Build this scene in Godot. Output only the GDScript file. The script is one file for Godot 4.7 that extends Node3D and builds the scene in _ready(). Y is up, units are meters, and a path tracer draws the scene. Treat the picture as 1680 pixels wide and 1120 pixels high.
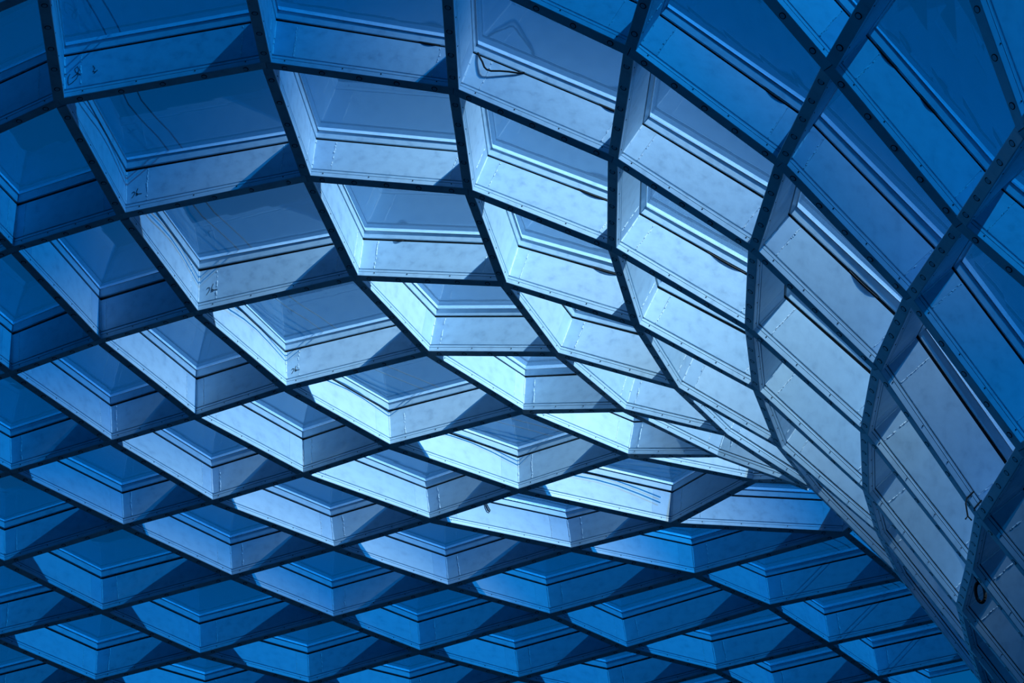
extends Node3D
# A curved lattice roof of steel ribs and glass skylights, seen from the hall floor below.
# Survey of the lattice: per long rib [number, number of its first cross rib, [x, y, z of the underside of each crossing, then the direction square to the roof there]].
const SURVEY := [
	[-3, 2, [2.338, 13.598, -6.982, 0.721, 0.678, -0.144, 3.442, 12.245, -7.947, 0.841, 0.541, -0.005, 4.224, 10.733, -9.005, 0.856, 0.514, -0.049, 5.272, 9.091, -9.432, 0.832, 0.546, 0.096, 6.414, 7.542, -9.965, 0.819, 0.556, 0.139]],
	[-2, 1, [0.170, 14.594, -8.688, 0.390, 0.904, -0.176, 1.943, 13.737, -9.032, 0.481, 0.866, -0.137, 3.318, 12.628, -9.967, 0.721, 0.676, -0.153, 4.034, 11.109, -11.100, 0.835, 0.550, -0.023, 5.299, 9.616, -11.434, 0.782, 0.610, 0.128, 6.495, 8.120, -11.983, 0.798, 0.589, 0.125]],
	[-1, 0, [-2.346, 14.832, -10.792, 0.125, 0.991, -0.045, -0.359, 14.554, -10.737, 0.251, 0.963, -0.094, 1.437, 13.739, -11.029, 0.491, 0.854, -0.173, 2.747, 12.484, -11.886, 0.570, 0.809, -0.142, 3.987, 11.600, -12.977, 0.654, 0.756, -0.033, 5.366, 10.264, -13.357, 0.759, 0.651, 0.002, 6.461, 8.734, -13.995, 0.823, 0.567, 0.033]],
	[0, -2, [-6.480, 14.685, -14.100, -0.104, 0.984, 0.145, -4.679, 14.703, -13.166, -0.112, 0.985, 0.133, -2.667, 14.884, -12.876, -0.013, 0.997, 0.072, -0.655, 14.688, -12.822, 0.255, 0.967, -0.021, 1.125, 13.762, -13.051, 0.447, 0.891, -0.082, 2.580, 12.866, -13.661, 0.507, 0.861, 0.028, 3.887, 12.000, -14.669, 0.729, 0.685, 0.005, 4.918, 10.630, -15.263, 0.770, 0.637, -0.031, 6.184, 9.261, -16.017, 0.758, 0.650, 0.054]],
	[1, -2, [-6.655, 14.996, -16.203, -0.112, 0.982, 0.151, -4.964, 15.004, -15.188, -0.123, 0.990, 0.066, -2.691, 15.328, -14.946, 0.035, 0.993, 0.110, -0.634, 14.929, -14.924, 0.262, 0.964, -0.042, 1.071, 14.115, -15.093, 0.487, 0.872, -0.046, 2.522, 13.128, -15.380, 0.604, 0.795, 0.043, 3.874, 12.261, -16.340, 0.718, 0.684, 0.130, 4.974, 10.966, -17.257, 0.794, 0.588, 0.157, 6.238, 9.665, -18.091, 0.769, 0.620, 0.156]],
	[2, -3, [-7.848, 15.432, -19.448, -0.010, 0.994, 0.108, -6.230, 15.313, -18.296, -0.023, 0.984, 0.176, -4.675, 15.126, -17.374, -0.075, 0.988, 0.136, -2.464, 15.504, -17.123, 0.057, 0.998, -0.014, -0.516, 15.088, -16.859, 0.300, 0.952, -0.061, 1.149, 14.330, -16.955, 0.503, 0.864, -0.023, 2.695, 13.393, -17.236, 0.672, 0.737, 0.069, 4.067, 12.570, -18.158, 0.724, 0.672, 0.158, 5.337, 11.378, -19.205, 0.793, 0.568, 0.220, 6.549, 10.100, -20.133, 0.799, 0.558, 0.226]],
	[3, -4, [-8.769, 15.363, -22.186, -0.088, 0.996, 0.027, -6.966, 15.466, -21.366, -0.100, 0.991, 0.093, -5.574, 15.433, -20.522, -0.103, 0.975, 0.196, -4.144, 15.304, -19.669, -0.044, 0.985, 0.167, -2.038, 15.551, -19.216, 0.072, 0.997, 0.008, -0.116, 15.108, -18.735, 0.258, 0.966, 0.005, 1.526, 14.412, -18.631, 0.424, 0.902, 0.077, 3.021, 13.790, -19.153, 0.596, 0.782, 0.181, 4.437, 12.899, -20.117, 0.734, 0.638, 0.234, 5.674, 11.800, -21.185, 0.785, 0.565, 0.252, 6.932, 10.572, -22.148, 0.787, 0.556, 0.268]],
	[4, -5, [-9.403, 14.909, -24.290, -0.197, 0.971, -0.134, -7.511, 15.325, -23.865, -0.180, 0.983, -0.039, -5.933, 15.513, -23.305, -0.146, 0.988, 0.042, -4.601, 15.560, -22.671, -0.074, 0.993, 0.088, -3.195, 15.454, -21.730, -0.100, 0.995, -0.023, -1.189, 15.736, -21.260, 0.139, 0.990, 0.011, 0.588, 15.221, -20.503, 0.332, 0.941, 0.065, 2.148, 14.565, -20.311, 0.425, 0.884, 0.196, 3.549, 14.076, -21.009, 0.576, 0.772, 0.268, 4.953, 13.323, -22.017, 0.731, 0.615, 0.295, 6.246, 12.146, -23.121, 0.794, 0.528, 0.300, 7.482, 10.952, -24.142, 0.795, 0.529, 0.297]],
	[5, -7, [-11.814, 14.329, -26.934, -0.107, 0.993, -0.051, -9.906, 14.563, -26.358, -0.121, 0.992, -0.020, -7.983, 14.816, -25.832, -0.180, 0.980, -0.087, -6.125, 15.312, -25.549, -0.169, 0.984, -0.046, -4.664, 15.464, -25.031, -0.133, 0.991, -0.030, -3.205, 15.617, -24.443, -0.077, 0.997, 0.007, -1.829, 15.545, -23.479, -0.078, 0.997, -0.025, 0.150, 15.845, -22.983, 0.051, 0.999, -0.013, 1.575, 15.351, -22.138, 0.288, 0.945, 0.157, 2.974, 14.844, -21.965, 0.391, 0.895, 0.217, 4.302, 14.510, -22.932, 0.635, 0.693, 0.343, 5.616, 13.668, -23.974, 0.761, 0.569, 0.312, 6.868, 12.494, -25.075, 0.802, 0.511, 0.311, 8.087, 11.306, -26.122, 0.801, 0.514, 0.307]],
	[6, -7, [-10.547, 14.283, -28.605, -0.118, 0.989, -0.085, -8.651, 14.556, -28.039, -0.111, 0.992, -0.052, -6.745, 14.760, -27.469, -0.165, 0.986, -0.035, -4.611, 15.223, -27.129, -0.141, 0.986, -0.090, -2.882, 15.400, -26.458, -0.157, 0.981, -0.117, -1.315, 15.611, -25.895, -0.127, 0.985, -0.113, 0.098, 15.672, -25.050, -0.017, 0.999, -0.042, 1.770, 15.814, -24.207, 0.184, 0.983, -0.009, 3.006, 15.289, -23.313, 0.325, 0.895, 0.306, 4.260, 14.593, -23.080, 0.459, 0.856, 0.236]],
	[7, -7, [-9.103, 14.198, -30.125, -0.098, 0.989, -0.109, -7.213, 14.441, -29.571, -0.096, 0.990, -0.106, -5.344, 14.674, -28.980, -0.132, 0.985, -0.110, -3.038, 15.098, -28.435, -0.111, 0.980, -0.166, -1.070, 15.327, -27.697, -0.097, 0.983, -0.156, 0.978, 15.607, -26.894, -0.104, 0.986, -0.131, 2.559, 15.572, -25.966, 0.097, 0.991, -0.094, 3.734, 15.617, -24.633, 0.147, 0.985, 0.095, 4.563, 15.015, -23.519, 0.263, 0.921, 0.286]],
	[8, -7, [-7.410, 14.152, -31.380, -0.096, 0.987, -0.127, -5.492, 14.406, -30.819, -0.101, 0.987, -0.124, -3.587, 14.675, -30.214, -0.116, 0.985, -0.125, -1.614, 14.997, -29.574, -0.102, 0.982, -0.159, 0.651, 15.300, -28.740, -0.092, 0.984, -0.150, 3.073, 15.567, -27.744, -0.010, 0.984, -0.176, 5.416, 15.662, -26.433, 0.036, 0.997, -0.068, 5.936, 15.574, -24.746, 0.062, 0.998, -0.015]],
	[9, -6, [-3.719, 14.405, -31.983, -0.111, 0.983, -0.146, -1.815, 14.703, -31.363, -0.115, 0.984, -0.139, 0.116, 15.007, -30.747, -0.112, 0.987, -0.119, 2.031, 15.268, -30.040, -0.096, 0.985, -0.141, 4.480, 15.620, -29.051, -0.024, 0.987, -0.161, 6.602, 15.654, -28.048, 0.022, 0.998, -0.066, 7.572, 15.639, -26.272, 0.005, 0.999, -0.034]],
	[10, -4, [1.842, 15.139, -31.956, -0.109, 0.992, -0.071, 3.745, 15.387, -31.269, -0.090, 0.992, -0.085, 5.714, 15.588, -30.537, -0.033, 0.991, -0.130, 7.929, 15.713, -29.588, -0.023, 0.998, -0.056, 9.043, 15.733, -27.917, -0.023, 0.999, -0.031]],
	[11, -4, [3.183, 15.250, -33.559, -0.107, 0.993, -0.059, 5.042, 15.482, -32.904, -0.091, 0.994, -0.063, 6.878, 15.659, -32.188, -0.054, 0.997, -0.063, 9.125, 15.792, -31.236, -0.035, 0.999, -0.039, 10.346, 15.825, -29.646, -0.030, 0.999, -0.024]],
	[12, -3, [6.414, 15.585, -34.494, -0.067, 0.997, -0.038, 8.281, 15.733, -33.780, -0.053, 0.997, -0.049, 10.145, 15.847, -32.999, -0.039, 0.999, -0.035, 11.449, 15.899, -31.468, -0.038, 0.999, -0.024]],]
# heights above the underside of a rib, and half widths, in metres
const CAP_LOW := 0.063
const CAP_TOP := 0.100
const WEB_LOW := 0.116
const WEB_TOP := 0.574
const FRAME_LOW := 0.620
const FRAME_TOP := 0.722
const BEAD_TOP := 0.740
const PANE_LOW := 0.728
const PANE_TOP := 0.740
const COVER_LOW := 0.746
const COVER_TOP := 0.788
const CAP_HALF := 0.0615
const WEB_HALF := 0.059
const CORE_HALF := 0.036

const SUN_TOWARDS := Vector3(0.578, 0.680, 0.452)
const REACH := 90.0
const FILL := 3.8  # strength of the added fill lamp over the roof centre
const FILL_CONE := 4.5
const FILL_COLOR := Color(0.85, 0.965, 1.0)

var at := {}      # Vector2i(long rib, cross rib) -> point
var up := {}      # -> direction square to the roof
var mat := {}
var used := {}
var rivet_mesh: ArrayMesh
var rib_sections := {}
var rng := RandomNumberGenerator.new()


func _ready() -> void:
	rng.seed = 4711
	# camera
	var tilt := deg_to_rad(34.0)
	var cam := Camera3D.new()
	cam.name = "camera"
	cam.fov = 21.107
	cam.near = 0.1
	cam.far = 400.0
	cam.position = Vector3(0, 1.6, 0)
	cam.rotation = Vector3(tilt, 0, 0)
	add_child(cam)
	cam.current = true
	# sky and exposure
	var world := WorldEnvironment.new()
	world.name = "environment"
	var env := Environment.new()
	env.background_mode = Environment.BG_SKY
	var sky := Sky.new()
	var air := ProceduralSkyMaterial.new()
	air.sky_top_color = Color(0.0, 0.27, 0.50)
	air.sky_horizon_color = Color(0.01, 0.50, 0.80)
	air.sky_curve = 0.15
	air.ground_bottom_color = Color(0.0, 0.05, 0.12)
	air.ground_horizon_color = Color(0.0, 0.08, 0.18)
	sky.sky_material = air
	env.sky = sky
	env.tonemap_mode = Environment.TONE_MAPPER_LINEAR
	env.tonemap_exposure = 1.0
	env.sdfgi_enabled = true
	env.ssao_enabled = true
	env.ssil_enabled = true
	world.environment = env
	add_child(world)
	# sun, behind the camera to the right
	var sun := DirectionalLight3D.new()
	sun.name = "sun"
	sun.light_color = Color(0.10, 0.64, 1.0)
	sun.light_energy = 1.1
	sun.light_angular_distance = 0.5
	sun.shadow_enabled = true
	sun.sky_mode = DirectionalLight3D.SKY_MODE_LIGHT_ONLY
	sun.basis = Basis.looking_at(-SUN_TOWARDS.normalized(), Vector3.UP)
	add_child(sun)

	materials()
	survey()
	added_floodlight()
	ground()
	ribs()
	skylights()
	cables()
	loose_ends()


func survey() -> void:
	for row in SURVEY:
		var d: Array = row[2]
		for k in d.size() / 6:
			var key := Vector2i(row[0], row[1] + k)
			at[key] = Vector3(d[6 * k], d[6 * k + 1], d[6 * k + 2])
			up[key] = Vector3(d[6 * k + 3], d[6 * k + 4], d[6 * k + 5]).normalized()


# ---------------------------------------------------------------- materials
func ramp(stops: Array) -> Gradient:
	var g := Gradient.new()
	var o := PackedFloat32Array()
	var c := PackedColorArray()
	for s in stops:
		o.append(s[0])
		c.append(s[1])
	g.offsets = o
	g.colors = c
	return g


func noise_texture(freq: float, octaves: int, g: Gradient, number: int, kind := FastNoiseLite.TYPE_SIMPLEX_SMOOTH, bump := 0.0, warp := 0.0) -> NoiseTexture2D:
	var n := FastNoiseLite.new()
	n.noise_type = kind
	n.seed = number
	n.frequency = freq
	n.fractal_octaves = octaves
	if warp > 0.0:
		n.domain_warp_enabled = true
		n.domain_warp_amplitude = warp
		n.domain_warp_frequency = freq * 2.0
	var t := NoiseTexture2D.new()
	t.width = 512
	t.height = 512
	t.seamless = true
	t.noise = n
	if bump > 0.0:
		t.as_normal_map = true
		t.bump_strength = bump
	elif g:
		t.color_ramp = g
	return t


func paint(called: String, tone: Color, rough: float, number: int) -> StandardMaterial3D:
	var m := StandardMaterial3D.new()
	m.resource_name = called
	m.albedo_color = tone
	m.roughness = rough
	m.metallic_specular = 0.5
	m.albedo_texture = noise_texture(0.016, 7, ramp([[0.0, Color(0.82, 0.84, 0.86)], [0.30, Color(0.94, 0.945, 0.95)], [0.55, Color(0.98, 0.98, 0.98)], [1.0, Color(1, 1, 1)]]), number, FastNoiseLite.TYPE_SIMPLEX_SMOOTH, 0.0, 18.0)
	m.normal_enabled = true
	m.normal_texture = noise_texture(0.03, 4, null, number + 50, FastNoiseLite.TYPE_SIMPLEX_SMOOTH, 2.0)
	m.normal_scale = 0.12
	m.uv1_triplanar = true
	m.uv1_world_triplanar = true
	m.uv1_scale = Vector3(0.6, 0.6, 0.6)
	m.uv1_offset = Vector3(number * 0.37, number * 0.11, number * 0.23)
	return m


func plain(called: String, tone: Color, rough: float, metal := 0.0) -> StandardMaterial3D:
	var m := StandardMaterial3D.new()
	m.resource_name = called
	m.albedo_color = tone
	m.roughness = rough
	m.metallic = metal
	return m


func materials() -> void:
	mat.web = [paint("web_paint", Color(0.76, 0.87, 0.94), 0.5, 1), paint("web_paint", Color(0.73, 0.85, 0.93), 0.5, 2), paint("web_paint", Color(0.78, 0.88, 0.95), 0.5, 3)]
	mat.stub = [paint("stub_paint", Color(0.70, 0.82, 0.91), 0.55, 4), paint("stub_paint", Color(0.75, 0.86, 0.93), 0.55, 5)]
	mat.cap = paint("cap_paint", Color(0.77, 0.88, 0.95), 0.45, 6)
	mat.weld = plain("weld_filler", Color(0.90, 0.95, 0.98), 0.7)
	mat.frame = paint("frame_paint", Color(0.77, 0.88, 0.95), 0.4, 7)
	mat.bead = plain("bead_aluminium", Color(0.92, 0.94, 0.96), 0.28, 0.5)
	mat.rubber = plain("black_rubber", Color(0.02, 0.025, 0.03), 0.8)
	mat.screw = plain("dark_screw", Color(0.10, 0.12, 0.14), 0.5, 0.6)
	mat.rivet = plain("rivet_head", Color(0.70, 0.80, 0.88), 0.5)
	mat.cable = plain("cable_jacket", Color(0.03, 0.035, 0.04), 0.8)
	var lens := plain("added_lamp_lens", Color(1, 1, 1), 0.3)  # glowing face of the added fill lamp
	lens.emission_enabled = true
	lens.emission = FILL_COLOR
	lens.emission_energy_multiplier = 4.0
	mat.lens = lens
	mat.ground = paint("hall_floor", Color(0.06, 0.065, 0.07), 0.7, 8)
	mat.wall = paint("unseen_hall_wall", Color(0.07, 0.075, 0.08), 0.8, 9)
	var glass := StandardMaterial3D.new()
	glass.resource_name = "skylight_glass"
	glass.transparency = BaseMaterial3D.TRANSPARENCY_ALPHA
	glass.albedo_color = Color(0.30, 0.55, 0.72, 0.03)
	glass.roughness = 0.02
	glass.metallic_specular = 0.5
	mat.glass = glass
	var coat := glass.duplicate() as StandardMaterial3D
	coat.resource_name = "skylight_glass_coated"
	coat.albedo_color = Color(0.42, 0.70, 0.88, 0.04)
	coat.metallic = 0.34
	coat.backlight_enabled = true
	coat.backlight = Color(0.22, 0.25, 0.27)
	mat.coat = coat


# ---------------------------------------------------------------- mesh helpers
func tri(st: SurfaceTool, a: Vector3, b: Vector3, c: Vector3, out: Vector3) -> void:
	var n := (b - a).cross(c - a)
	if n.length_squared() < 1e-16:
		return
	n = n.normalized()
	if n.dot(out) < 0.0:
		n = -n
		var t := b
		b = c
		c = t
	for p in [a, c, b]:      # front faces run clockwise
		st.set_normal(n)
		st.add_vertex(p)


func quad(st: SurfaceTool, a: Vector3, b: Vector3, c: Vector3, d: Vector3, out: Vector3) -> void:
	tri(st, a, b, c, out)
	tri(st, a, c, d, out)


# a side that may be twisted: a-b and d-c are its ends
func patch(st: SurfaceTool, a: Vector3, b: Vector3, c: Vector3, d: Vector3, out: Vector3) -> void:
	var n0 := (b - a).cross(d - a).normalized()
	var n1 := (c - d).cross(c - b).normalized()
	if n0.dot(n1) > 0.99998 or (b - a).length() < 0.03:
		quad(st, a, b, c, d, out)
		return
	var flip := n0.dot(out) < 0.0
	var steps := 6
	for k in steps:
		var v := []
		var w := []
		for t in [float(k) / steps, float(k + 1) / steps]:
			var l := a.lerp(d, t)
			var r := b.lerp(c, t)
			var across := r - l
			for e in [[l, d - a], [r, c - b]]:
				var n := across.cross(e[1]).normalized()
				v.append(e[0])
				w.append(-n if flip else n)
		for f in [[0, 1, 3], [0, 3, 2]]:
			var x: Vector3 = v[f[0]]
			var y: Vector3 = v[f[1]]
			var z: Vector3 = v[f[2]]
			var turn: bool = (y - x).cross(z - x).dot(out) > 0.0
			for i in ([f[0], f[2], f[1]] if turn else f):
				st.set_normal(w[i])
				st.add_vertex(v[i])


# a convex solid between two like outlines
func loft(st: SurfaceTool, p: Array, q: Array) -> void:
	var mid := Vector3.ZERO
	for v in p + q:
		mid += v
	mid /= p.size() + q.size()
	var n := p.size()
	for k in n:
		var j := (k + 1) % n
		patch(st, p[k], p[j], q[j], q[k], (p[k] + p[j] + q[j] + q[k]) / 4.0 - mid)
	for k in range(1, n - 1):
		tri(st, p[0], p[k], p[k + 1], p[0] - mid + p[k] - mid + p[k + 1] - mid)
		tri(st, q[0], q[k], q[k + 1], q[0] - mid + q[k] - mid + q[k + 1] - mid)


func begin() -> SurfaceTool:
	var st := SurfaceTool.new()
	st.begin(Mesh.PRIMITIVE_TRIANGLES)
	return st


func part(st: SurfaceTool, called: String, m: Material, parent: Node) -> MeshInstance3D:
	var o := MeshInstance3D.new()
	o.name = called
	o.mesh = st.commit()
	o.material_override = m
	# the mesh is written in world axes; move its origin to the parent's
	o.position = -parent_origin(parent)
	parent.add_child(o, true)
	return o


func parent_origin(n: Node) -> Vector3:
	var p := Vector3.ZERO
	while n is Node3D and n != self:
		p += n.position
		n = n.get_parent()
	return p


func numbered(called: String) -> String:
	used[called] = used.get(called, -1) + 1
	return called if used[called] == 0 else "%s_%03d" % [called, used[called]]


func thing(called: String, label: String, category: String, where: Vector3, group := "") -> Node3D:
	var o := Node3D.new()
	o.name = numbered(called)
	o.position = where
	add_child(o)
	o.set_meta("label", label)
	o.set_meta("category", category)
	if group:
		o.set_meta("group", group)
	return o


func tube(st: SurfaceTool, path: Array, r: float, sides := 6) -> void:
	var rings := []
	for k in path.size():
		var dir: Vector3 = (path[mini(k + 1, path.size() - 1)] - path[maxi(k - 1, 0)]).normalized()
		var s := dir.cross(Vector3(0.31, 0.87, 0.37)).normalized()
		var t := dir.cross(s)
		var ring := []
		for j in sides:
			var w := TAU * j / sides
			ring.append(path[k] + (s * cos(w) + t * sin(w)) * r)
		rings.append(ring)
	for k in path.size() - 1:
		var mid: Vector3 = (path[k] + path[k + 1]) / 2.0
		for j in sides:
			var i := (j + 1) % sides
			quad(st, rings[k][j], rings[k][i], rings[k + 1][i], rings[k + 1][j], (rings[k][j] + rings[k + 1][i]) / 2.0 - mid)
	for j in range(1, sides - 1):
		tri(st, rings[0][0], rings[0][j], rings[0][j + 1], path[0] - path[1])
		tri(st, rings[-1][0], rings[-1][j], rings[-1][j + 1], path[-1] - path[-2])


# ---------------------------------------------------------------- lattice geometry
const ALONG := Vector2i(0, 1)     # a long rib runs from cross rib to cross rib
const DOWN := Vector2i(1, 0)      # a cross rib runs from long rib to long rib


func run(p: Vector2i, q: Vector2i) -> Vector3:
	return (at[q] - at[p]).normalized()


# sideways direction of the stretch p-q at crossing k, square to the roof normal; for a long rib towards higher numbers, for a cross rib too
func side(p: Vector2i, q: Vector2i, k: Vector2i) -> Vector3:
	var e := run(p, q)
	var s: Vector3 = e.cross(up[k]).normalized()
	var other := ALONG if (q - p) == DOWN else DOWN
	var toward: Vector3
	if at.has(k + other):
		toward = at[k + other] - at[k]
	elif at.has(k - other):
		toward = at[k] - at[k - other]
	else:
		return s
	return s if s.dot(toward) > 0.0 else -s


# point of the outline of the stretch p-q at its end k: half width w (signed) and height y
func corner(p: Vector2i, q: Vector2i, k: Vector2i, w: float, y: float, wall: float, gap: float) -> Vector3:
	var base: Vector3 = at[k] + up[k] * y
	var inward: Vector3 = run(p, q) if k == p else -run(p, q)
	var d := q - p
	if d == ALONG:          # long ribs run on from stretch to stretch: mitred
		var s := side(p, q, k)
		var next := k - d if k == p else k + d
		if at.has(next):
			var s2 := side(next, k, k) if k == p else side(k, next, k)
			var m := (s + s2).normalized()
			s = m / maxf(m.dot(s), 0.5)
		return base + s * w + inward * gap
	# cross ribs butt against the long ribs
	var s := side(p, q, k)
	var beside := ALONG if w > 0.0 else -ALONG
	if not at.has(k + beside):
		beside = -beside
	if not at.has(k + beside):
		return base + s * w + inward * gap
	var sa := side(k, k + beside, k) if beside == ALONG else side(k + beside, k, k)
	var sign := 1.0 if k == p else -1.0
	sa *= sign
	var along := (wall + gap - (s * w).dot(sa)) / maxf(inward.dot(sa), 0.25)
	return base + s * w + inward * maxf(along, 0.0)


# solid with the outline shape = [[w, y], ...] on the stretch p-q from t0 to t1
func bar(st: SurfaceTool, p: Vector2i, q: Vector2i, shape: Array, wall: float, gap: float, t0 := 0.0, t1 := 1.0, room := 0.0) -> void:
	var a := []
	var b := []
	for v in shape:
		var c0 := corner(p, q, p, v[0], v[1], wall, gap)
		var c1 := corner(p, q, q, v[0], v[1], wall, gap)
		var long := c0.distance_to(c1)
		a.append(c0.lerp(c1, t0 + room / long))
		b.append(c0.lerp(c1, t1 - room / long))
	loft(st, a, b)


func rect(half: float, y0: float, y1: float, cut := 0.0) -> Array:
	if cut <= 0.0:
		return [[-half, y0], [half, y0], [half, y1], [-half, y1]]
	return [[-half + cut, y0], [half - cut, y0], [half, y0 + cut], [half, y1], [-half, y1], [-half, y0 + cut]]


func on_face(p: Vector2i, q: Vector2i, t: float, w: float, y: float, wall := WEB_HALF) -> Vector3:
	return corner(p, q, p, w, y, wall, 0.0).lerp(corner(p, q, q, w, y, wall, 0.0), t)


# ---------------------------------------------------------------- ribs
func in_view(k: Vector2i, margin: float) -> bool:
	var c: Vector3 = at[k] - Vector3(0, 1.6, 0)
	c = Basis(Vector3.RIGHT, deg_to_rad(34.0)).inverse() * c
	var x := c.x / -c.z * 3005.9 + 840.0
	var y := -c.y / -c.z * 3005.9 + 560.0
	return x > -margin and x < 1680.0 + margin and y > -margin and y < 1120.0 + margin


func make_rivet() -> void:
	rivet_mesh = ArrayMesh.new()
	for ring in [[0.033, 0.0, 0.004, mat.rubber], [0.025, 0.0, 0.0055, mat.rivet]]:
		var st := begin()
		var n := 14
		for k in n:
			var a := TAU * k / n
			var b := TAU * (k + 1) / n
			var r: float = ring[0]
			var p := Vector3(cos(a) * r, ring[2], sin(a) * r)
			var q := Vector3(cos(b) * r, ring[2], sin(b) * r)
			tri(st, Vector3(0, ring[2], 0), p, q, Vector3.UP)
			quad(st, p, q, q * Vector3(1, 0, 1), p * Vector3(1, 0, 1), p + q)
		st.set_material(ring[3])
		st.commit(rivet_mesh)


func stretch(p: Vector2i, q: Vector2i, rib: Node3D) -> void:
	var d := q - p
	var long := d == ALONG
	var seg := Node3D.new()
	seg.name = "rib_section"
	rib.add_child(seg, true)
	if long:
		rib_sections[p] = seg
	# 300 + parts stay light: one mesh for each plate
	var st := begin()
	bar(st, p, q, rect(CORE_HALF, CAP_LOW - 0.01, FRAME_LOW, 0.0), WEB_HALF, 0.0)
	part(st, "core", mat.rubber, seg)
	st = begin()
	bar(st, p, q, rect(CAP_HALF, 0.0, CAP_LOW, 0.006), CAP_HALF, 0.004)
	part(st, "cap", mat.cap, seg)
	st = begin()
	bar(st, p, q, rect(CAP_HALF, CAP_LOW + 0.008, CAP_TOP), CAP_HALF, 0.004)
	part(st, "cap_strip", mat.cap, seg)
	var cut: float = 0.13 + rng.randf_range(-0.025, 0.02)
	var cut2: float = 0.87 + rng.randf_range(-0.02, 0.025)
	st = begin()
	bar(st, p, q, rect(WEB_HALF, WEB_LOW, WEB_TOP, 0.004), WEB_HALF, 0.0, 0.0, cut)
	part(st, "end_plate", mat.stub[rng.randi() % 2], seg)
	st = begin()
	bar(st, p, q, rect(WEB_HALF, WEB_LOW, WEB_TOP, 0.004), WEB_HALF, 0.0, cut, cut2, 0.002)
	part(st, "web_plate", mat.web[rng.randi() % 3], seg)
	st = begin()
	bar(st, p, q, rect(WEB_HALF, WEB_LOW, WEB_TOP, 0.004), WEB_HALF, 0.0, cut2, 1.0)
	part(st, "end_plate", mat.stub[rng.randi() % 2], seg)
	# ragged filler over the welds, on both faces
	for t in [cut, cut2]:
		if not long and rng.randf() < 0.5:
			continue
		st = begin()
		for sgn in [-1.0, 1.0]:
			var y := WEB_LOW + 0.01
			var drift := 0.0
			while y < WEB_TOP - 0.02:
				var tall := rng.randf_range(0.012, 0.05)
				drift = clampf(drift + rng.randf_range(-0.006, 0.006), -0.012, 0.012)
				if rng.randf() < 0.72:
					var half: float = rng.randf_range(0.003, 0.013) / at[p].distance_to(at[q])
					var c: float = t + drift / at[p].distance_to(at[q])
					var y1 := minf(y + tall, WEB_TOP - 0.012)
					var w0: float = sgn * (WEB_HALF - 0.004)
					var w1: float = sgn * (WEB_HALF + rng.randf_range(0.003, 0.007))
					loft(st, [on_face(p, q, c - half, w0, y), on_face(p, q, c + half, w0, y), on_face(p, q, c + half * 0.7, w0, y1), on_face(p, q, c - half * 0.6, w0, y1)],
						[on_face(p, q, c - half * 0.4, w1, y + 0.003), on_face(p, q, c + half * 0.4, w1, y + 0.003), on_face(p, q, c + half * 0.4, w1, y1 - 0.003), on_face(p, q, c - half * 0.3, w1, y1 - 0.003)])
				y += tall
		part(st, "weld_filler", mat.weld, seg).set_meta("kind", "stuff")
	if long:
		for k in [p, q]:
			for db in [-DOWN, DOWN]:
				var da := ALONG if k == p else -ALONG
				if not (at.has(k + da) and at.has(k + db)):
					continue
				st = begin()
				var y := WEB_LOW + 0.004
				while y < WEB_TOP - 0.03:
					var tall := rng.randf_range(0.03, 0.07)
					var y1 := minf(y + tall, WEB_TOP - 0.006)
					var w: float = WEB_HALF + rng.randf_range(0.002, 0.007)
					tube(st, [cell_corner(k, da, db, w, y), cell_corner(k, da, db, w, y1)], rng.randf_range(0.007, 0.012), 5)
					y = y1
				part(st, "corner_weld", mat.weld, seg).set_meta("kind", "stuff")
	st = begin()
	bar(st, p, q, rect(0.05, COVER_LOW, COVER_TOP, 0.0), 0.05, 0.0)
	part(st, "outer_cover", mat.frame, seg)
	# screws along the cap, too small to pick apart
	st = begin()
	for sgn in [-1.0, 1.0]:
		for t in [0.12, 0.38, 0.64, 0.9]:
			var tt: float = t + rng.randf_range(-0.03, 0.03)
			var c := on_face(p, q, tt, sgn * CAP_HALF, CAP_LOW - 0.012)
			var e := run(p, q) * 0.008
			var u: Vector3 = up[p] * 0.008
			var o := on_face(p, q, tt, sgn * (CAP_HALF + 0.004), CAP_LOW - 0.012) - c
			var f := []
			for k in 6:
				f.append(c + e * cos(TAU * k / 6) + u * sin(TAU * k / 6))
			var g := []
			for v in f:
				g.append(v + o)
			loft(st, f, g)
	part(st, "screws", mat.screw, seg).set_meta("kind", "stuff")
	for k in 5:
		var t := 0.1 + 0.2 * k
		var r := MeshInstance3D.new()
		r.name = "rivet"
		r.mesh = rivet_mesh
		var n: Vector3 = -(up[p].lerp(up[q], t)).normalized()
		var x := run(p, q)
		var z := x.cross(n).normalized()
		r.basis = Basis(n.cross(z).normalized(), n, z)
		r.position = on_face(p, q, t, 0.0, 0.0) - parent_origin(seg)
		seg.add_child(r, true)


const ORDINAL := ["first", "second", "third", "fourth", "fifth", "sixth", "seventh", "eighth", "ninth", "tenth", "eleventh", "twelfth", "thirteenth", "fourteenth", "fifteenth", "sixteenth"]


func shown(p: Vector2i, q: Vector2i) -> bool:
	return at.has(p) and at.has(q) and (in_view(p, 300.0) or in_view(q, 300.0))


func seen(p: Vector2i, q: Vector2i) -> bool:
	if in_view(p, 0.0) or in_view(q, 0.0):
		return true
	var keep: Vector3 = at[p]
	at[p] = at[p].lerp(at[q], 0.5)
	var middle := in_view(p, 0.0)
	at[p] = keep
	return middle


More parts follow.
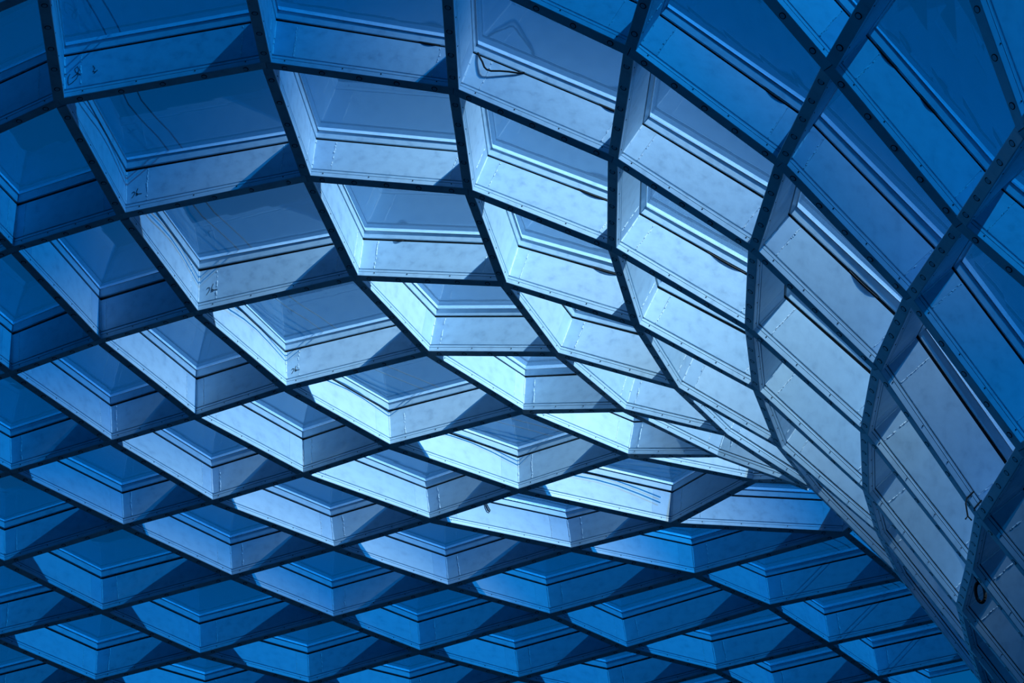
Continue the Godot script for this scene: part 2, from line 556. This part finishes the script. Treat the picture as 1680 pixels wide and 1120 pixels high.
func ribs() -> void:
	make_rivet()
	for d in [ALONG, DOWN]:
		var count := 0
		for line in range(-8, 14):
			var pairs := []
			var visible_part := false
			for k in range(-8, 14):
				var p := Vector2i(line, k) if d == ALONG else Vector2i(k, line)
				if shown(p, p + d):
					pairs.append(p)
					visible_part = visible_part or seen(p, p + d)
			if not visible_part:
				continue
			var here: Vector3 = at[pairs[pairs.size() / 2]]
			var label: String
			var group := "long ribs of the lattice roof" if d == ALONG else "cross ribs of the lattice roof"
			if d == ALONG:
				label = "long pale lattice rib arching left to right, %s counted down from the top right corner" % ORDINAL[count]
			else:
				label = "dark-bottomed cross rib running downwards, %s counted from the lower left corner" % ORDINAL[count]
			count += 1
			var rib := thing("roof_rib" if d == ALONG else "cross_rib", label, "roof rib", here, group)
			for p in pairs:
				stretch(p, p + d, rib)


# ---------------------------------------------------------------- skylights
# inner corner of a cell at crossing k: da, db point into the cell
func cell_corner(k: Vector2i, da: Vector2i, db: Vector2i, w: float, y: float) -> Vector3:
	var ea := run(k, k + da)
	var eb := run(k, k + db)
	var sa := side(k, k + da, k) if da == ALONG else side(k + da, k, k)     # long rib's sideways
	if db != DOWN:
		sa = -sa
	var sb := side(k, k + db, k) if db == DOWN else side(k + db, k, k)
	if da != ALONG:
		sb = -sb
	return at[k] + up[k] * y + eb * (w / maxf(eb.dot(sa), 0.3)) + ea * (w / maxf(ea.dot(sb), 0.3))


func skylights() -> void:
	var row := 0
	for a in range(-3, 14):
		var column := 0
		for b in range(-8, 7):
			var ks := [Vector2i(a - 1, b), Vector2i(a - 1, b + 1), Vector2i(a, b + 1), Vector2i(a, b)]
			var ok := true
			var inside := false
			for k in ks:
				ok = ok and at.has(k)
				inside = inside or (at.has(k) and in_view(k, 70.0))
			if not ok or not inside:
				continue
			skylight(ks, "blue skylight, %s from left in the %s diagonal row counted from top right corner" % [ORDINAL[column], ORDINAL[row]], "glass skylights of the lattice roof")
			column += 1
		if column:
			row += 1


func skylight(ks: Array, label: String, group: String) -> void:
	var mid := Vector3.ZERO
	for k in ks:
		mid += at[k] + up[k] * FRAME_LOW
	mid /= 4.0
	var o := thing("skylight", label, "skylight", mid, group)
	var das := [ALONG, -ALONG, -ALONG, ALONG]
	var dbs := [DOWN, DOWN, -DOWN, -DOWN]
	var ring := func(w: float, y: float) -> Array:
		var r := []
		for j in 4:
			r.append(cell_corner(ks[j], das[j], dbs[j], w, y))
		return r
	var low_in: Array = ring.call(WEB_HALF - 0.001, FRAME_LOW)
	var high_in: Array = ring.call(WEB_HALF + 0.006, FRAME_TOP)
	var low_out: Array = ring.call(0.004, FRAME_LOW)
	var high_out: Array = ring.call(0.004, FRAME_TOP)
	var bead_in: Array = ring.call(WEB_HALF + 0.020, FRAME_TOP + 0.001)
	var bead_top: Array = ring.call(WEB_HALF + 0.017, PANE_LOW)
	var bead_back: Array = ring.call(0.02, FRAME_TOP + 0.001)
	var bead_back_top: Array = ring.call(0.02, PANE_LOW)
	for j in 4:
		var i := (j + 1) % 4
		var st := begin()
		loft(st, [low_in[j], high_in[j], high_out[j], low_out[j]], [low_in[i], high_in[i], high_out[i], low_out[i]])
		part(st, "frame_rail", mat.frame, o)
		st = begin()
		loft(st, [bead_in[j], bead_top[j], bead_back_top[j], bead_back[j]], [bead_in[i], bead_top[i], bead_back_top[i], bead_back[i]])
		part(st, "glazing_bead", mat.bead, o)
	# the pane, bent as little as its four corners ask
	var lo: Array = ring.call(0.012, PANE_LOW + 0.001)
	var hi: Array = ring.call(0.012, PANE_TOP)
	var n := 4
	var spot := func(c: Array, u: float, v: float) -> Vector3:
		return (c[0] as Vector3).lerp(c[1], u).lerp((c[3] as Vector3).lerp(c[2], u), v)
	var out: Vector3 = up[ks[0]]
	var pane := ArrayMesh.new()
	for face in 2:
		var c: Array = lo if face == 0 else hi
		var st := begin()
		for x in n:
			for y in n:
				var u := float(x) / n
				var v := float(y) / n
				var f := 1.0 / n
				quad(st, spot.call(c, u, v), spot.call(c, u + f, v), spot.call(c, u + f, v + f), spot.call(c, u, v + f), out if face else -out)
		if face:
			for j in 4:
				var i := (j + 1) % 4
				quad(st, lo[j], lo[i], hi[i], hi[j], (lo[j] + lo[i]) / 2.0 - mid)
		st.set_material(mat.glass if face else mat.coat)
		st.commit(pane)
	var o2 := MeshInstance3D.new()
	o2.name = "glass_pane"
	o2.mesh = pane
	o2.position = -mid
	o.add_child(o2, true)


# ---------------------------------------------------------------- surroundings
func ground() -> void:
	var o := MeshInstance3D.new()
	o.name = "floor"
	var b := BoxMesh.new()
	b.size = Vector3(160, 0.3, 160)
	o.mesh = b
	o.material_override = mat.ground
	o.position = Vector3(0, -0.15, -20)
	o.set_meta("kind", "structure")
	o.set_meta("label", "dark hall floor below the roof")
	add_child(o)
	for w in [["unseen_wall_left", Vector3(0.4, 12, 66), Vector3(-28, 6, -19)], ["unseen_wall_right", Vector3(0.4, 12, 66), Vector3(28, 6, -19)], ["unseen_wall_back", Vector3(56, 12, 0.4), Vector3(0, 6, 14)], ["unseen_wall_front", Vector3(56, 12, 0.4), Vector3(0, 6, -52)]]:  # out of view, placed to keep low sky light off the rib undersides
		var v := MeshInstance3D.new()
		v.name = w[0]
		var c := BoxMesh.new()
		c.size = w[1]
		v.mesh = c
		v.material_override = mat.wall
		v.position = w[2]
		v.set_meta("kind", "structure")
		v.set_meta("label", "unseen dark hall wall, keeps sky light off the rib undersides")
		add_child(v)


# added fill lamp outside, on the sun's side, brightens the middle of the roof
func added_floodlight() -> void:
	var aim: Vector3 = at[Vector2i(4, 1)].lerp(at[Vector2i(4, 2)], 0.7)
	var back := SUN_TOWARDS.normalized()
	var head := aim + back * REACH
	var o := thing("added_flood_mast", "added fill lamp on a tall steel pole, out of view outside the hall", "added_floodlight", Vector3(head.x, 0, head.z))
	var st := begin()
	var rise := []
	for k in 7:
		rise.append(Vector3(head.x, (head.y - 0.9) * k / 6.0, head.z))
	tube(st, rise, 0.11, 12)
	part(st, "added_mast", mat.cap, o)
	st = begin()
	var side_way := back.cross(Vector3.UP).normalized()
	tube(st, [head + Vector3(0, -0.95, 0), head + side_way * 0.30 + Vector3(0, -0.7, 0), head + side_way * 0.30 + back * 0.3], 0.06, 8)
	tube(st, [head + Vector3(0, -0.95, 0), head - side_way * 0.30 + Vector3(0, -0.7, 0), head - side_way * 0.30 + back * 0.3], 0.06, 8)
	part(st, "added_lamp_yoke", mat.cap, o)
	st = begin()
	tube(st, [head + back * 0.75, head + back * 0.7, head + back * 0.1, head + back * 0.02], 0.25, 24)
	part(st, "added_lamp_housing", mat.screw, o)
	st = begin()
	tube(st, [head + back * 0.02, head], 0.22, 24)
	part(st, "added_lamp_lens", mat.lens, o)
	for beam in [[FILL, FILL_CONE]]:
		var lamp := SpotLight3D.new()
		lamp.name = "added_fill_spot"
		lamp.position = head - back * 0.05 - o.position
		lamp.basis = Basis.looking_at(-back, Vector3.UP)
		lamp.light_color = FILL_COLOR
		lamp.light_energy = beam[0] * REACH * REACH
		lamp.light_size = 0.12
		lamp.spot_range = 160.0
		lamp.spot_attenuation = 2.0
		lamp.spot_angle = beam[1]
		lamp.spot_angle_attenuation = 1.0
		lamp.shadow_enabled = true
		o.add_child(lamp, true)


# point above the roof: fractional rib numbers and height
func roof_point(a: float, b: float, y: float) -> Vector3:
	var k := Vector2i(floori(a), floori(b))
	var u := b - k.y
	var v := a - k.x
	var p: Vector3 = at[k] + up[k] * y
	var q: Vector3 = at[k + ALONG] + up[k + ALONG] * y
	var r: Vector3 = at[k + DOWN] + up[k + DOWN] * y
	var s: Vector3 = at[k + DOWN + ALONG] + up[k + DOWN + ALONG] * y
	return p.lerp(q, u).lerp(r.lerp(s, u), v)


func cables() -> void:
	var names := ["left one of two dark cables lying over the skylights at left", "right one of two dark cables lying over the skylights at left", "left one of two dark cables over the lower right skylights", "right one of two dark cables over the lower right skylights"]
	var runs := [[0.2, 6.9, -0.83, -0.74, 0.85], [0.2, 6.9, -0.77, -0.66, 0.88], [8.1, 11.9, -1.40, -1.62, 0.83], [8.1, 11.9, -1.33, -1.55, 0.86]]
	for c in 4:
		var path := []
		var n := 44
		for k in n + 1:
			var t := float(k) / n
			path.append(roof_point(lerpf(runs[c][0], runs[c][1], t), lerpf(runs[c][2], runs[c][3], t) + 0.035 * sin(TAU * (lerpf(runs[c][0], runs[c][1], t) - 0.78)), runs[c][4]))
		var st := begin()
		tube(st, path, 0.0095, 6)
		var o := thing("cable", names[c], "cable", path[n / 2], "cables lying on the roof")
		part(st, "jacket", mat.cable, o)


func hang(called: String, label: String, category: String, group: String, pieces: Array, r: float, m: Material) -> void:
	var o := thing(called, label, category, pieces[0][0], group)
	for p in pieces:
		var st := begin()
		tube(st, p, r, 6)
		part(st, "strand", m, o)


func loose_ends() -> void:
	# gasket pulled out of the joints; each on a long rib, upper face
	var loop := []
	for v in [[0.055, 0.597, 0.01], [0.075, 0.53, 0.03], [0.10, 0.47, 0.045], [0.122, 0.405, 0.05], [0.14, 0.385, 0.05], [0.165, 0.395, 0.045], [0.21, 0.45, 0.04], [0.255, 0.50, 0.03], [0.30, 0.545, 0.015], [0.33, 0.597, 0.005]]:
		loop.append(on_face(Vector2i(1, 1), Vector2i(1, 2), v[0], -(WEB_HALF + v[2]), v[1]))
	hang("loose_gasket", "black gasket loop sagging over a pale plate near the top centre", "gasket", "gaskets pulled out of the joints", [loop], 0.011, mat.rubber)
	var spots := [
		[Vector2i(1, 0), 0.80, 0.10, "dark gasket bulge at right end of the top centre plate"],
		[Vector2i(1, 1), 0.84, 0.14, "dark gasket bulge right of the sagging loop, same joint"],
		[Vector2i(2, 1), 0.72, 0.20, "long gasket bulge two ribs below the sagging loop"],
		[Vector2i(3, 0), 0.26, 0.07, "small gasket bulge at left, left of the bright centre"],
		[Vector2i(3, 1), 0.66, 0.22, "wide gasket bulge on the bright centre plate"],
		[Vector2i(4, 0), 0.80, 0.12, "thin gasket bulge just above the pale centre plates"],
		[Vector2i(0, 2), 0.78, 0.16, "gasket bulge on the upper right plate left of cross rib"],
		[Vector2i(-1, 3), 0.17, 0.16, "upper of two gasket bulges on the long top right plate"],
		[Vector2i(-1, 3), 0.47, 0.13, "lower of two gasket bulges on the long top right plate"],
		[Vector2i(2, 2), 0.62, 0.26, "long gasket bulge on the wide plate right of centre"],
		[Vector2i(1, 3), 0.60, 0.22, "long gasket bulge on the highlighted right hand plate"],
	]
	for s in spots:
		var p: Vector2i = s[0]
		var path := []
		for k in 9:
			var t := -1.0 + k / 4.0
			var sag := 1.0 - t * t
			path.append(on_face(p, p + ALONG, s[1] + t * s[2] / 2.0, -(WEB_HALF - 0.012 + 0.018 * sag), 0.597 - 0.016 * sag))
		hang("loose_gasket", s[3], "gasket", "gaskets pulled out of the joints", [path], 0.012, mat.rubber)
	# tie hanging from the joint of a cross rib
	var tie := []
	for v in [[0.36, 0.60, 0.012], [0.363, 0.55, 0.018], [0.368, 0.46, 0.02], [0.378, 0.385, 0.02], [0.392, 0.375, 0.02], [0.396, 0.40, 0.02], [0.378, 0.52, 0.016]]:
		tie.append(on_face(Vector2i(6, -2), Vector2i(7, -2), v[0], WEB_HALF + v[2], v[1]))
	hang("hanging_tie", "short bent tie hanging over a pale plate below the centre", "tie", "", [tie], 0.009, mat.cable)
	# wire tied round the cap beside the dark cross rib at right
	var wire := []
	var p1 := Vector2i(1, 4)
	var p2 := Vector2i(1, 5)
	for v in [[0.86, 0.105], [0.862, 0.05], [0.865, -0.006]]:
		wire.append(on_face(p1, p2, v[0], -(CAP_HALF + 0.01), v[1]))
	var drop: Vector3 = wire[-1]
	for y in [0.06, 0.14, 0.22]:
		wire.append(drop + Vector3(-0.02, -y, 0.0))
	var barb := [drop + Vector3(-0.05, -0.25, 0.0), drop + Vector3(-0.02, -0.215, 0.0), drop + Vector3(0.015, -0.265, 0.0)]
	var second := []
	for v in [[0.925, 0.12], [0.93, 0.06], [0.935, 0.0], [0.945, -0.02]]:
		second.append(on_face(p1, p2, v[0], -(CAP_HALF + 0.01), v[1]))
	hang("tie_wire", "black wire tied round the rib beside the dark cross rib, right edge", "wire", "", [wire, barb, second], 0.009, mat.cable)
	# snap hook hanging beside the dark cross rib
	var top := on_face(Vector2i(2, 5), Vector2i(3, 5), 0.14, CAP_HALF + 0.07, 0.06)
	var o := thing("snap_hook", "black snap hook hanging beside the dark cross rib, lower right", "hook", top)
	var ring := []
	for k in 21:
		var w := TAU * k / 20.0
		ring.append(top + Vector3(sin(w) * 0.05, -0.15 + cos(w) * 0.13, 0.02 * sin(w)))
	var st := begin()
	tube(st, ring, 0.021, 8)
	part(st, "hook_body", mat.cable, o)
	st = begin()
	tube(st, [top + Vector3(-0.03, 0.06, 0), top + Vector3(0, 0.0, 0), top + Vector3(0.005, -0.04, 0)], 0.02, 8)
	part(st, "hook_eye", mat.cable, o)
	writing()


# marker numbers on the left ends of four plates: strokes in metres along the plate and up from its lower edge
func writing() -> void:
	var two := [[0.136, 0.13], [0.145, 0.145], [0.160, 0.149], [0.171, 0.140], [0.165, 0.112], [0.150, 0.088], [0.136, 0.068]]
	var six := [[0.203, 0.182], [0.192, 0.150], [0.187, 0.118], [0.190, 0.095], [0.202, 0.094], [0.206, 0.112], [0.197, 0.122], [0.190, 0.112], [0.215, 0.108], [0.250, 0.106]]
	var curl := [[0.15, 0.20], [0.13, 0.16], [0.125, 0.10], [0.135, 0.05], [0.17, 0.07], [0.22, 0.12], [0.24, 0.17], [0.21, 0.22], [0.20, 0.26], [0.23, 0.29], [0.25, 0.24], [0.22, 0.18], [0.17, 0.14]]
	var dash := [[0.25, 0.24], [0.235, 0.20], [0.265, 0.16]]
	var star := [[0.40, 0.26], [0.42, 0.22], [0.40, 0.18], [0.43, 0.17], [0.45, 0.19], [0.41, 0.15]]
	for m in [[Vector2i(1, -1), [curl, dash, star], 1.0], [Vector2i(2, -1), [two, six], 1.05], [Vector2i(3, -1), [two, six], 1.3], [Vector2i(4, -1), [two, six], 1.0]]:
		var p: Vector2i = m[0]
		var q: Vector2i = p + ALONG
		var seg: Node3D = rib_sections[p]
		var span: float = at[p].distance_to(at[q])
		for stroke in m[1]:
			var path := []
			for v in stroke:
				path.append(on_face(p, q, v[0] * m[2] / span, -(WEB_HALF + 0.002), WEB_LOW + v[1] * m[2]))
			var st := begin()
			tube(st, path, 0.0036, 5)
			part(st, "marker_stroke", mat.rubber, seg)
